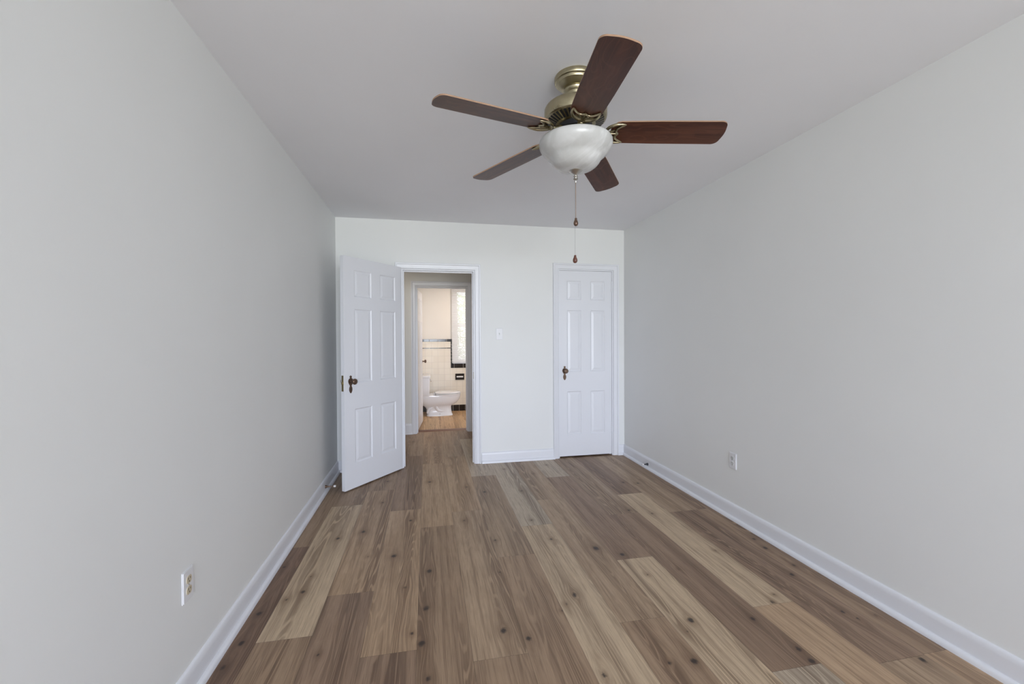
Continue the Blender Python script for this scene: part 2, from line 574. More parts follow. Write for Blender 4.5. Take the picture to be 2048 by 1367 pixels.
for x, y, s in [(240, 235, 1), (305, 238, 1), (265, 360, .9), (370, 375, .9), (118, 530, 1.4), (235, 560, 1.2), (490, 625, .5), (655, 542, .7), (350, 650, .6), (1000, 650, 1), (1010, 608, .9),
                (920, 740, .7), (915, 775, .9), (825, 850, .9), (545, 858, 1.1), (525, 905, .7), (450, 1050, .8), (155, 1105, .9), (560, 1040, 1.2), (1230, 820, .8), (1300, 850, .7),
                (1090, 1040, 1.1), (1030, 985, .9), (1380, 835, .7), (1590, 1035, 1.0), (1050, 800, .5), (880, 530, 1), (830, 490, 1), (20, 745, .9)]:
    KN.append((*unproject(1140 + x / 2.2555, 860 + y / 2.2555), s))
KN += [(-0.18, 5.55, .9), (0.02, 5.75, .8), (0.35, 5.3, .7), (0.12, 4.95, .7), (0.48, 4.7, .6), (1.2, 4.25, .8), (0.75, 4.2, .8), (1.0, 4.0, .6), (0.05, 6.6, .7), (0.25, 6.35, .8), (0.6, 6.9, .7), (0.62, 6.45, .6), (0.4, 7.3, .5)]
KN = np.array(KN)


def plank_mesh(name, pieces):
    """pieces: (x0, x1, y0, y1, tint)"""
    V, Fc, TI, PU, KO, HA = [], [], [], [], [], []
    base = 0
    g = 0.0004
    for (xa, xb, ya, yb, ti) in pieces:
        near = yb > 1.0
        nx = 22 if near else 2
        ny = max(2, int((yb - ya) / (0.011 if near else 0.2)))
        gx, gy = np.meshgrid(np.linspace(xa + g, xb - g, nx), np.linspace(ya + g, yb - g, ny))
        x, y = gx.ravel(), gy.ravel()
        n = len(x)
        ko = np.zeros(n)
        ha = np.zeros(n)
        wx = np.zeros(n)
        kk = KN[(KN[:, 0] > xa) & (KN[:, 0] < xb) & (KN[:, 1] > ya) & (KN[:, 1] < yb)]
        for (kx, ky, ks) in kk:
            dx, dy = x - kx, y - ky
            rx, ry = 0.0145 * ks, 0.0205 * ks
            ko = np.maximum(ko, np.exp(-(dx / rx) ** 2 - (dy / ry) ** 2) * min(1, 0.6 + 0.35 * ks))
            ha = np.maximum(ha, np.exp(-(dx / (rx * 2.0)) ** 2 - (dy / (ry * 2.4)) ** 2))
            ha = np.maximum(ha, 0.8 * np.exp(-(dx / (rx * 0.95)) ** 2 - (dy / (ry * 7.5)) ** 2))
            wx += dx * 0.75 * np.exp(-(dx / 0.035) ** 2 - (dy / 0.085) ** 2)
        off = RNG.uniform(-50, 50, 3)
        V.append(np.stack([x, y, np.zeros(n)], 1))
        idx = base + np.arange(nx * ny).reshape(ny, nx)
        Fc.append(np.stack([idx[:-1, :-1], idx[:-1, 1:], idx[1:, 1:], idx[1:, :-1]], -1).reshape(-1, 4))
        jit = 1 + RNG.uniform(-0.04, 0.04)
        TI.append(np.tile([*(c * jit for c in lin(ti)), 1.0], (n, 1)))
        PU.append(np.stack([x - xa - wx + off[0], y + off[1], np.full(n, off[2])], 1))
        KO.append(ko)
        HA.append(ha)
        base += nx * ny
    x0 = min(p[0] for p in pieces); x1 = max(p[1] for p in pieces)
    y0 = min(p[2] for p in pieces); y1 = max(p[3] for p in pieces)
    # dark underlay just below the boards, seen only in the seams
    V.append(np.array([(x0, y0, -.0025), (x1, y0, -.0025), (x1, y1, -.0025), (x0, y1, -.0025), (x0, y0, -.05), (x1, y0, -.05), (x1, y1, -.05), (x0, y1, -.05)], float))
    b = base
    Fc.append(np.array([(b, b + 1, b + 2, b + 3), (b + 7, b + 6, b + 5, b + 4), (b, b + 4, b + 5, b + 1), (b + 1, b + 5, b + 6, b + 2), (b + 2, b + 6, b + 7, b + 3), (b + 3, b + 7, b + 4, b)]))
    TI.append(np.tile([0.03, 0.025, 0.02, 1.0], (8, 1)))
    PU.append(np.zeros((8, 3)))
    KO.append(np.zeros(8))
    HA.append(np.zeros(8))
    V, Fc = np.concatenate(V), np.concatenate(Fc)
    me = bpy.data.meshes.new(name)
    me.vertices.add(len(V))
    me.vertices.foreach_set('co', V.astype(np.float32).ravel())
    me.loops.add(Fc.size)
    me.loops.foreach_set('vertex_index', Fc.astype(np.int32).ravel())
    me.polygons.add(len(Fc))
    me.polygons.foreach_set('loop_start', np.arange(0, Fc.size, 4, dtype=np.int32))
    me.update(calc_edges=True)
    a = me.attributes.new('tint', 'FLOAT_COLOR', 'POINT'); a.data.foreach_set('color', np.concatenate(TI).astype(np.float32).ravel())
    a = me.attributes.new('pu', 'FLOAT_VECTOR', 'POINT'); a.data.foreach_set('vector', np.concatenate(PU).astype(np.float32).ravel())
    a = me.attributes.new('knot', 'FLOAT', 'POINT'); a.data.foreach_set('value', np.concatenate(KO).astype(np.float32))
    a = me.attributes.new('halo', 'FLOAT', 'POINT'); a.data.foreach_set('value', np.concatenate(HA).astype(np.float32))
    me.materials.append(FLOOR)
    me.validate()
    o = bpy.data.objects.new(name, me)
    COL.objects.link(o)
    return o


pieces = []
keys = list('LGMNDR')
for i in range(-4, 17):
    xa, xb = X0 + i * PW, X0 + (i + 1) * PW
    inroom = xb > XL and xa < XR
    xa2, xb2 = max(xa, XL if inroom and i <= 2 else xa), min(xb, XR if inroom and i >= 14 else xb)
    j0, tints = ROWS.get(i, (2.2 + 0.37 * i % LEN, {}))
    for k in range(-4, 5):
        ya, yb = j0 + k * LEN, j0 + (k + 1) * LEN
        lo = YF if inroom else YB + WT
        hi = YT - 0.02
        ya, yb = max(ya, lo), min(yb, hi)
        if yb - ya < 0.02 or xb2 - xa2 < 0.01:
            continue
        pieces.append((xa2, xb2, ya, yb, T_[tints.get(k, random.choice(keys))]))
tag(plank_mesh('floor', pieces), 'brown oak-look plank floor of the bedroom running through the doorway', 'floor', kind='structure')
pieces = []
for i in range(3, 17):
    xa, xb = X0 + i * PW, X0 + (i + 1) * PW
    j = 6.1 - random.random() * 0.9
    while j < YW:
        ya, yb = max(j, YT - 0.02), min(j + LEN, YW)
        if yb - ya > 0.02:
            pieces.append((max(xa, BXL), min(xb, BXR), ya, yb, random.choice([(196, 166, 128), (188, 156, 118), (200, 172, 134)])))  # board tints carry some of the lamp's warm glow in their colour
        j += LEN
pieces = [q for q in pieces if q[1] - q[0] > 0.01]
tag(plank_mesh('floor_bathroom', pieces), 'warm-lit plank floor of the bathroom under the toilet', 'floor', kind='structure')
th = MB()
th.prism([(0, 0), (0.018, 0.010), (0.045, 0.013), (0.075, 0.013), (0.10, 0.010), (0.115, 0)], BO[0] + 0.02, BO[1] - 0.02,
         Matrix(((0, 0, 1, 0), (1, 0, 0, 6.09), (0, 1, 0, 0), (0, 0, 0, 1))))
tag(th.build('trim_threshold', THRESH, smooth=40), 'reddish wooden threshold strip across the bathroom doorway', 'threshold', kind='structure')

# ------------------------------------------------------------------ baseboards
BP = [(0.0, 0.113), (0.004, 0.1125), (0.008, 0.109), (0.0105, 0.104), (0.0135, 0.092), (0.0140, 0.086), (0.0140, 0.026), (0.019, 0.0255), (0.0245, 0.0225), (0.0285, 0.017), (0.031, 0.009), (0.0315, 0.0), (0.0, 0.0)]


def baseboard(name, a, b, nrm, label, prof=BP, k=1.0):
    a, b, n = Vector((*a, 0)), Vector((*b, 0)), Vector((*nrm, 0))
    mb = MB()
    mb.loft([[q + n * d + Vector((0, 0, z * k)) for d, z in prof] for q in (a, b)])
    return tag(mb.build(name, TRIM, smooth=50), label, 'baseboard', kind='structure')


baseboard('baseboard_left', (XL, YF), (XL, YB), (1, 0), 'white baseboard below the beige outlet')
baseboard('baseboard_right', (XR, YF), (XR, YB), (-1, 0), 'white baseboard below the white outlet')
baseboard('baseboard_back', (0.556, YB), (1.348, YB), (0, -1), 'white baseboard between the doorway and the closet door')
baseboard('baseboard_back.001', (2.078, YB), (XR, YB), (0, -1), 'short white baseboard piece between closet casing and corner')
baseboard('baseboard_back.002', (XL, YB), (-0.314, YB), (0, -1), 'white baseboard behind the open door')
baseboard('baseboard_front', (XL, YF), (XR, YF), (0, 1), 'white baseboard under the windows')
baseboard('baseboard_hall', (HXL, YH), (BO[0] - 0.056, YH), (0, -1), 'white hall baseboard beside the bathroom casing', k=1.3)
baseboard('baseboard_hall.001', (BO[1] + 0.056, YH), (HXR, YH), (0, -1), 'white hall baseboard past the bathroom casing', k=1.3)

# ------------------------------------------------------------------ door casings with their jambs
CP = [(-0.004, 0.0), (-0.004, 0.009), (0.000, 0.013), (0.003, 0.011), (0.007, 0.013), (0.036, 0.013), (0.039, 0.014), (0.041, 0.022), (0.045, 0.025), (0.054, 0.025), (0.057, 0.022), (0.057, 0.0)]


def casing(name, op, y, depth, label, mirror=False, stop=0.045, both=True):
    xl, xr, _, zt = op
    mb = MB()
    def side(yy, s):
        rings = []
        for P in range(4):
            ring = []
            for w, d in CP:
                ring.append(((xl - w, yy - s * d, 0), (xl - w, yy - s * d, zt + w), (xr + w, yy - s * d, zt + w), (xr + w, yy - s * d, 0))[P])
            rings.append(ring)
        mb.loft(rings)
    side(y, 1)
    if both:
        side(y + depth, -1)
    t = 0.016
    mb.box((xl, y, 0), (xl + t, y + depth, zt))
    mb.box((xr - t, y, 0), (xr, y + depth, zt))
    mb.box((xl + t, y, zt - t), (xr - t, y + depth, zt))
    s0, s1 = (y + stop, y + stop + 0.032)
    q = 0.011
    mb.box((xl + t, s0, 0), (xl + t + q, s1, zt - t))
    mb.box((xr - t - q, s0, 0), (xr - t, s1, zt - t))
    mb.box((xl + t + q, s0, zt - t - q), (xr - t - q, s1, zt - t))
    return tag(mb.build(name, TRIM, smooth=40), label, 'door casing', kind='structure')


c1 = casing('trim_1', DO, YB, WT, 'white moulded casing around the open doorway')
c2 = casing('trim_2', CO, YB, WT, 'white moulded casing around the closed closet door', stop=0.046, both=False)
c3 = casing('trim_3', BO, YH, YT - YH, 'white casing around the bathroom doorway beyond the hall', stop=0.06)
MB().box((DO[1] - 0.0175, YB + 0.006, 0.885), (DO[1] - 0.0155, YB + 0.036, 0.955)).build('strike_plate', BRASS_OLD, c1)

# ------------------------------------------------------------------ six-panel doors
def panel_door(name, w, h, t, panels, label, z0=0.012):
    """door in local space: x 0..w, y 0..t (front at y=0), z z0..h; panels (x0,x1,z0,z1) moulded into both faces"""
    mb = MB()
    xs = sorted({0.0, w, *[p[i] for p in panels for i in (0, 1)]})
    zs = sorted({z0, h, *[p[i] for p in panels for i in (2, 3)]})
    inside = lambda x, z: any(p[0] < x < p[1] and p[2] < z < p[3] for p in panels)
    for yy, s in ((0.0, 1), (t, -1)):
        for xa, xb in zip(xs, xs[1:]):
            for za, zb in zip(zs, zs[1:]):
                if not inside((xa + xb) / 2, (za + zb) / 2):
                    mb.add([(xa, yy, za), (xb, yy, za), (xb, yy, zb), (xa, yy, zb)], [(0, 1, 2, 3)])
        for (xa, xb, za, zb) in panels:
            steps = [(0, 0), (0.003, 0.0015), (0.007, 0.0058), (0.011, 0.0078), (0.015, 0.0078), (0.036, 0.0032), (0.038, 0.0028)]
            rings = [[(xa + i, yy + s * d, za + i), (xb - i, yy + s * d, za + i), (xb - i, yy + s * d, zb - i), (xa + i, yy + s * d, zb - i)] for i, d in steps]
            n = len(mb.v)
            mb.loft(rings, cap=False)
            mb.add(rings[-1], [(0, 1, 2, 3)])
    for a, b in (((0, z0), (w, z0)), ((w, z0), (w, h)), ((w, h), (0, h)), ((0, h), (0, z0))):
        mb.add([(a[0], 0, a[1]), (b[0], 0, b[1]), (b[0], t, b[1]), (a[0], t, a[1])], [(0, 1, 2, 3)])
    o = mb.build(name, TRIM)
    tag(o, label, 'door', kind='structure')
    return o


ROT_Y = Matrix.Rotation(PI / 2, 4, 'X')   # lathe axis z -> -y (outwards from a door front)


def knob_set(parent, x, z, y=0.0, s=1, escut=True):
    """knob with long shaped escutcheon on the face y; s=1 points to -y"""
    M0 = Matrix.Translation((x, y, z)) @ (Matrix.Identity(4) if s > 0 else Matrix.Rotation(PI, 4, 'Z'))
    if escut:
        prof = [(0.052, 0.0), (0.047, 0.008), (0.040, 0.013), (0.034, 0.010), (0.029, 0.006), (0.024, 0.017), (0.012, 0.025), (0.0, 0.0265), (-0.012, 0.024), (-0.026, 0.016), (-0.036, 0.009), (-0.043, 0.010), (-0.056, 0.0165), (-0.072, 0.0175), (-0.086, 0.014), (-0.098, 0.007), (-0.103, 0.0)]
        ol = [(hw, zz) for zz, hw in prof] + [(-hw, zz) for zz, hw in reversed(prof[1:-1])]
        mb = MB()
        mb.prism(ol, 0.0, 0.004, M0 @ ROT_Y)
        mb.prism([(a * 0.72, b * 0.94 - 0.001) for a, b in ol], 0.004, 0.0062, M0 @ ROT_Y)
        e = mb.build('escutcheon', BRONZE, parent, bevel=0.0012)
        kh = MB().lathe([(0.0, 0.0067), (0.0032, 0.0067), (0.0032, 0.0)], M0 @ Matrix.Translation((0, 0, -0.062)) @ ROT_Y, 12)
        kh.box((-0.0014, -0.0067, -0.075), (0.0014, 0, -0.062), M0)
        kh.build('keyhole', SLOT, e)
    kb = MB()
    kb.lathe([(0.0, 0.004), (0.012, 0.004), (0.013, 0.008), (0.0095, 0.013), (0.0085, 0.028), (0.011, 0.033), (0.019, 0.037), (0.0245, 0.043), (0.0262, 0.050), (0.0245, 0.057), (0.019, 0.062), (0.012, 0.0645), (0.009, 0.0635), (0.0, 0.0655)], M0 @ ROT_Y, 32)
    kb.build('door_knob', BRONZE, parent, smooth=50)


# the open bedroom door: its visible face runs from the free edge (-0.69, 3.832) towards the hinges
ang = math.atan2(0.791, 0.611)
PANELS = lambda a, b, c, d: [(a, b, 1.675, 1.91), (c, d, 1.675, 1.91), (a, b, 0.925, 1.57), (c, d, 0.925, 1.57), (a, b, 0.225, 0.70), (c, d, 0.225, 0.70)]
d1 = panel_door('door_1', 0.722, 2.018, 0.036, PANELS(0.118, 0.323, 0.430, 0.637), 'white six-panel bedroom door standing open against the wall corner')
d1.location = (-0.690, 3.832, 0)
d1.rotation_euler = (0, 0, ang)
knob_set(d1, 0.070, 0.944)
knob_set(d1, 0.070, 0.944, 0.036, -1)
lt = MB().box((-0.0016, 0.007, 0.864), (0.0006, 0.029, 0.999)).build('latch_plate', BRASS_OLD, d1)
MB().prism([(0, 0), (0.011, 0.003), (0.011, 0.012), (0, 0.012)], 0.925, 0.945, Matrix.Translation((-0.0015, 0.024, 0)) @ Matrix.Rotation(PI, 4, 'Z')).build('latch_bolt', BRASS_OLD, lt)


def hinge(parent, x, y, z0, z1, m):
    mb = MB()
    n = 5
    for k in range(n):
        a, b = z0 + (z1 - z0) * k / n, z0 + (z1 - z0) * (k + 1) / n
        mb.lathe([(0.0, a + 0.0006), (0.0062, a + 0.0006), (0.0062, b - 0.0006), (0.0, b - 0.0006)], Matrix.Translation((x, y, 0)), 14)
    mb.lathe([(0.0, z1), (0.0045, z1), (0.0055, z1 + 0.004), (0.0, z1 + 0.009)], Matrix.Translation((x, y, 0)), 12)
    mb.lathe([(0.0, z0 - 0.007), (0.0045, z0 - 0.004), (0.0045, z0), (0.0, z0)], Matrix.Translation((x, y, 0)), 12)
    mb.box((x - 0.012, y + 0.003, z0), (x + 0.010, y + 0.0055, z1))
    mb.build('hinge', m, parent, smooth=40)


# closed closet door
d2 = panel_door('door_2', 0.604, 2.026, 0.035, [(0.085, 0.250, 1.708, 1.918), (0.356, 0.524, 1.708, 1.918), (0.085, 0.250, 0.925, 1.598), (0.356, 0.524, 0.925, 1.598), (0.085, 0.250, 0.240, 0.712), (0.356, 0.524, 0.240, 0.712)],
                'white six-panel closet door, closed, under the hanging pull chain', z0=0.004)
d2.location = (1.412, YB + 0.006, 0.012)
knob_set(d2, 0.057, 0.938)
hinge(d2, 0.606, -0.004, 1.806, 1.912, TRIM)
hinge(d2, 0.606, -0.004, 0.243, 0.349, TRIM)

# bathroom door, swung in and seen almost edge-on
w3 = 0.66
d3 = panel_door('door_3', w3, 1.995, 0.035, [(0.11, 0.29, 1.66, 1.89), (0.38, 0.56, 1.66, 1.89), (0.11, 0.29, 0.92, 1.55), (0.38, 0.56, 0.92, 1.55), (0.11, 0.29, 0.22, 0.69), (0.38, 0.56, 0.22, 0.69)],
                'white bathroom door swung inward, seen edge-on beside the toilet')
d3.rotation_euler = (0, 0, math.atan2(0.60, 0.052))
d3.location = (-0.125, 6.175, 0)
knob_set(d3, w3 - 0.065, 0.95, escut=False)

# ------------------------------------------------------------------ ceiling fan
FX, FY = 0.6735, 1.874
fan = tag(empty('ceiling_fan', (FX, FY, H)), 'antique brass ceiling fan with five dark walnut blades and glass bowl light', 'ceiling fan')
Z = lambda pr: [(r, z - H) for r, z in pr]
MB().lathe(Z([(0.0, 2.4995), (0.0935, 2.4995), (0.0955, 2.496), (0.0955, 2.4835), (0.0935, 2.478), (0.0875, 2.4765), (0.0845, 2.473), (0.0825, 2.467), (0.0625, 2.4495), (0.058, 2.4470), (0.050, 2.4462), (0.0, 2.446)]), n=64).build('canopy', BRASS, fan, smooth=30)
nk = MB().lathe(Z([(0.0, 2.448), (0.0510, 2.448), (0.0530, 2.442), (0.0505, 2.434), (0.0435, 2.427), (0.0415, 2.416), (0.037, 2.412), (0.0, 2.412)]), n=48).build('collar', BRASS, fan, smooth=30)
MB().lathe(Z([(0.0, 2.423), (0.031, 2.423), (0.031, 2.368), (0.0, 2.368)]), n=32).build('coupling', DARKMETAL, nk, smooth=35)
mot = MB().lathe(Z([(0.0, 2.3735), (0.060, 2.3735), (0.108, 2.3715), (0.126, 2.368), (0.1365, 2.362), (0.1415, 2.353), (0.142, 2.348), (0.142, 2.318), (0.1395, 2.3135), (0.1385, 2.309), (0.133, 2.304), (0.120, 2.2985), (0.084, 2.284), (0.080, 2.282), (0.0, 2.282)]), n=72).build('motor_housing', BRASS, fan, smooth=30)
# radial vent slots on the sloping underside
vs = MB()
for k in range(40):
    a = 2 * PI * (k + 0.5) / 40
    M = Matrix.Rotation(a, 4, 'Z')
    for (ra, za, rb, zb, hw) in [(0.091, 2.2868, 0.1295, 2.3022, 0.0052)]:
        vs.add([(ra, -hw * 0.8, za - H - 0.0012), (rb, -hw, zb - H - 0.0012), (rb, hw, zb - H - 0.0012), (ra, hw * 0.8, za - H - 0.0012),
                (ra, -hw * 0.8, za - H + 0.002), (rb, -hw, zb - H + 0.002), (rb, hw, zb - H + 0.002), (ra, hw * 0.8, za - H + 0.002)],
               [(0, 1, 2, 3), (7, 6, 5, 4), (0, 4, 5, 1), (1, 5, 6, 2), (2, 6, 7, 3), (3, 7, 4, 0)], M)
vs.build('vent_slots', DARKMETAL, mot)
MB().lathe(Z([(0.0, 2.284), (0.076, 2.284), (0.076, 2.260), (0.066, 2.256), (0.0, 2.256)]), n=48).build('flywheel', DARKMETAL, fan, smooth=35)
MB().lathe(Z([(0.0, 2.258), (0.058, 2.258), (0.060, 2.252), (0.060, 2.228), (0.064, 2.223), (0.120, 2.219), (0.146, 2.2175), (0.146, 2.214), (0.0, 2.214)]), n=48).build('light_fitter', BRASS, fan, smooth=35)
bowl = MB().lathe(Z([(0.1344, 2.215), (0.1565, 2.215), (0.1618, 2.2126), (0.1661, 2.206), (0.1672, 2.1974), (0.1651, 2.186), (0.1594, 2.1736), (0.1502, 2.1603), (0.1382, 2.1479), (0.1277, 2.1398), (0.1205, 2.1332), (0.1157, 2.126), (0.1085, 2.1137), (0.0979, 2.1013), (0.0826, 2.0903), (0.0634, 2.0827), (0.0422, 2.0789), (0.0192, 2.0775), (0.0, 2.0775)]), n=72, cap=False).build('glass_bowl', ALAB, fan, smooth=60)
MB().lathe(Z([(0.0, 2.0815), (0.03, 2.08), (0.0315, 2.077), (0.029, 2.074), (0.018, 2.068), (0.0095, 2.061), (0.0065, 2.0565), (0.0095, 2.054), (0.0105, 2.051), (0.008, 2.048), (0.0055, 2.0455), (0.0105, 2.0425), (0.0115, 2.04), (0.008, 2.037), (0.0045, 2.035), (0.0055, 2.0305), (0.004, 2.0245), (0.0, 2.0225)]), n=32).build('finial', STEEL, fan, smooth=40)


def chain(dx, dy, z_top, z_end, bead, knobmat, cordmat):
    mb = MB()
    mb.tube([(dx, dy, z_top - H), (dx, dy, z_end + 0.036 - H)], bead * 0.55, 6)
    n = int((z_top - z_end - 0.036) / 0.0045)
    if bead > 0.0009:
        for k in range(n):
            zz = z_top - H - (k + 0.5) * 0.0045
            mb.lathe([(0.0, zz + bead), (bead * 0.8, zz + bead * 0.6), (bead, zz), (bead * 0.8, zz - bead * 0.6), (0.0, zz - bead)], Matrix.Translation((dx, dy, 0)), 6)
    c = mb.build('pull_chain', cordmat, fan, smooth=60)
    e = z_end - H
    MB().lathe([(0.0, e), (0.0045, e + 0.0008), (0.0082, e + 0.004), (0.0105, e + 0.0095), (0.0108, e + 0.014), (0.0092, e + 0.0205), (0.0068, e + 0.026), (0.0056, e + 0.0285), (0.0058, e + 0.030), (0.0052, e + 0.0355), (0.0036, e + 0.037), (0.0, e + 0.037)], Matrix.Translation((dx, dy, 0)), 24).build('pull_knob', knobmat, c, smooth=50)


KNOBWOOD = mat('pull_knob_wood', (0.115, 0.045, 0.030), 0.28)
KNOBBRONZE = mat('pull_knob_bronze', (0.14, 0.085, 0.06), 0.3, 0.5)
CHAINMAT = mat('chain_copper', (0.40, 0.26, 0.17), 0.4, 0.7)
CORDMAT = mat('pull_cord', (0.16, 0.18, 0.17), 0.6, 0.2)
chain(0.0, -0.001, 2.026, 1.826, 0.0016, KNOBBRONZE, CHAINMAT)
chain(0.0005, 0.012, 2.044, 1.659, 0.0008, KNOBWOOD, CORDMAT)

# each blade as it hangs: direction, droop, pitch
BLADES = [(-1.6959, -0.0453, -0.1667), (-0.2423, -0.032, -0.2531), (0.932, -0.0794, -0.1871), (2.1699, -0.0636, -0.1612), (-2.8742, -0.0171, -0.165)]
BR = 0.666
RZ = 2.2523 - H


def blade_outline():
    pts = []
    r_in, r_out = 0.158, BR
    w_in, w_out = 0.0665, 0.0707
    # root: clipped corners
    pts += [(r_in, -w_in * 0.40), (r_in + 0.012, -w_in * 0.74), (r_in + 0.025, -w_in * 0.93), (r_in + 0.042, -w_in)]
    pts += [(r_in + 0.20, -(w_in + w_out) / 2 - 0.0012)]
    c = 0.030
    for k in range(8):
        a = -PI / 2 + (PI / 2 - 0.10) * k / 7
        pts.append((r_out - c - 0.006 + c * math.cos(a), -w_out + c + c * math.sin(a)))
    for k in range(1, 6):
        yv = -w_out + c + (2 * (w_out - c)) * k / 6
        pts.append((r_out - 0.006 + 0.006 * (1 - ((yv) / (w_out - c)) ** 2), yv))
    for k in range(8):
        a = 0.10 + (PI / 2 - 0.10) * k / 7
        pts.append((r_out - c - 0.006 + c * math.cos(a), w_out - c + c * math.sin(a)))
    pts += [(r_in + 0.20, (w_in + w_out) / 2 + 0.0012), (r_in + 0.042, w_in), (r_in + 0.025, w_in * 0.93), (r_in + 0.012, w_in * 0.74), (r_in, w_in * 0.40)]
    return pts


OUT = blade_outline()


def bez(p0, p1, p2, n=8):
    return [tuple((1 - t) ** 2 * a + 2 * t * (1 - t) * b + t * t * c for a, b, c in zip(p0, p1, p2)) for t in [k / n for k in range(n + 1)]]


def make_blade(th, tilt, pitch):
    # blade body: underside and edges have their own materials
    b = MB().prism(OUT, 0.0, 0.0058).build('blade', [WALNUT, BLADEEDGE], fan)
    for pl in b.data.polygons:
        if abs(pl.normal.z) < 0.5:
            pl.material_index = 1
    Mb = Matrix.Translation((0, 0, RZ)) @ Matrix.Rotation(th, 4, 'Z') @ Matrix.Rotation(-tilt, 4, 'Y') @ Matrix.Rotation(pitch, 4, 'X')
    b.matrix_local = Mb
    # blade iron: neck from the flywheel, bat-wing bracket with scalloped edge and open ribs, under the blade
    ir = MB()
    zz = -0.0045
    R = 0.0050
    cusp = (0.192, 0, zz)
    neck = (0.128, 0, zz)
    for s in (-1, 1):
        horn = (0.219, 0.0560 * s, zz)
        ir.tube(bez(cusp, (0.160, 0.024 * s, zz), horn, 12), [R * 0.75] + [R] * 9 + [R * 1.05, R * 0.95, R * 0.5], 8)
        ir.tube(bez(neck, (0.140, 0.046 * s, zz), (0.178, 0.0555 * s, zz), 8) + bez((0.178, 0.0555 * s, zz), (0.200, 0.0600 * s, zz), horn, 5)[1:], [R * 1.35] * 9 + [R * 1.2, R, R * 0.95, R * 0.75, R * 0.4], 8)
        ir.tube(bez(neck, (0.152, 0.006 * s, zz), (0.1725, 0.022 * s, zz), 6), R * 0.85, 8)
    ir.tube([neck, cusp], [R * 1.1, R * 0.8], 8)
    ir.prism([(0.100, -0.012), (0.128, -0.018), (0.140, -0.013), (0.147, 0.0), (0.140, 0.013), (0.128, 0.018), (0.100, 0.012)], zz - 0.004, zz + 0.003)
    # arm up to the flywheel
    inv = Mb.inverted()
    pa = inv @ (Matrix.Rotation(th, 4, 'Z') @ Vector((0.060, 0, 2.266 - H)))
    ir.tube([pa] + bez(tuple(pa * 0.55 + Vector(neck) * 0.45), (0.110, 0, zz + 0.002), neck, 6), [0.009] * 8, 10)
    for (sx, syy) in ((0.182, -0.028), (0.182, 0.028)):
        ir.lathe([(0.0, -0.0035), (0.0035, -0.0028), (0.0045, 0.0), (0.0, 0.0)], Matrix.Translation((sx, syy, 0.0)), 12)
    ir.build('blade_iron', BRASS, b, smooth=45)


for args in BLADES:
    make_blade(*args)

# ------------------------------------------------------------------ outlets and switch
def rrect(w, h, r, n=5):
    pts = []
    for cx, cyy, a0 in ((w / 2 - r, h / 2 - r, 0), (-w / 2 + r, h / 2 - r, PI / 2), (-w / 2 + r, -h / 2 + r, PI), (w / 2 - r, -h / 2 + r, 1.5 * PI)):
        for k in range(n + 1):
            a = a0 + PI / 2 * k / n
            pts.append((cx + r * math.cos(a), cyy + r * math.sin(a)))
    return pts


def plate_parent(name, loc, rz, label, cat, group=None):
    return tag(empty(name, loc, rz), label, cat, group)


def outlet(loc, rz, facemat, label):
    """local: plate in xz, front towards -y"""
    t = plate_parent('wall_outlet', loc, rz, label, 'outlet')
    mb = MB()
    mb.prism(rrect(0.072, 0.117, 0.004), 0.0, 0.003, ROT_Y)
    mb.prism(rrect(0.067, 0.112, 0.004), 0.003, 0.0062, ROT_Y)
    mb.build('cover_plate', PLASTIC, t, bevel=0.0015)
    for s in (1, -1):
        z = 0.0195 * s
        q = [(x, max(-0.0142, min(0.0142, y))) for x, y in [(0.0172 * math.cos(2 * PI * k / 28), 0.0172 * math.sin(2 * PI * k / 28)) for k in range(28)]]
        r = MB().prism(q, 0.004, 0.0082, Matrix.Translation((0, 0, z)) @ ROT_Y).build('receptacle', facemat, t, bevel=0.0006)
        sl = MB()
        sl.box((-0.0075, -0.0086, z + 0.0005), (-0.0051, -0.0075, z + 0.0090))
        sl.box((0.0051, -0.0086, z + 0.0015), (0.0073, -0.0075, z + 0.0085))
        sl.lathe([(0.0, 0.0075), (0.0027, 0.0075), (0.0027, 0.0086), (0.0, 0.0086)], Matrix.Translation((0, 0, z - 0.0065)) @ ROT_Y, 12)
        sl.build('slots', SLOT, r)
    MB().lathe([(0.0, 0.005), (0.0032, 0.005), (0.003, 0.0075), (0.0, 0.008)], ROT_Y, 14).build('screw', STEEL if facemat is IVORY else PLASTIC, t, smooth=40)


outlet((XL, 1.765, 0.417), PI / 2, IVORY, 'white wall outlet with beige sockets, near the open door side')
outlet((XR, 2.711, 0.419), -PI / 2, GREYPLASTIC, 'white wall outlet with pale grey sockets')
sw = plate_parent('light_switch', (0.7495, YB, 1.352), 0, 'white toggle light switch on the wall between the doorway and closet', 'light switch')
mb = MB()
mb.prism(rrect(0.074, 0.122, 0.004), 0.0, 0.003, ROT_Y)
mb.prism(rrect(0.069, 0.117, 0.004), 0.003, 0.0062, ROT_Y)
mb.build('cover_plate', PLASTIC, sw, bevel=0.0015)
MB().box((-0.0055, -0.0068, -0.0125), (0.0055, -0.0055, 0.0125)).build('toggle_slot', GREYPLASTIC, sw)
MB().prism([(-0.004, -0.004), (0.004, -0.004), (0.0035, 0.004), (-0.0035, 0.004)], 0.004, 0.019, Matrix.Translation((0, 0, 0.002)) @ Matrix.Rotation(math.radians(-22), 4, 'X') @ ROT_Y).build('toggle', PLASTIC, sw, bevel=0.0008)
for z in (0.030, -0.030):
    MB().lathe([(0.0, 0.005), (0.0032, 0.005), (0.003, 0.0072), (0.0, 0.0076)], Matrix.Translation((0, 0, z)) @ ROT_Y, 14).build('screw', PLASTIC, sw, smooth=40)


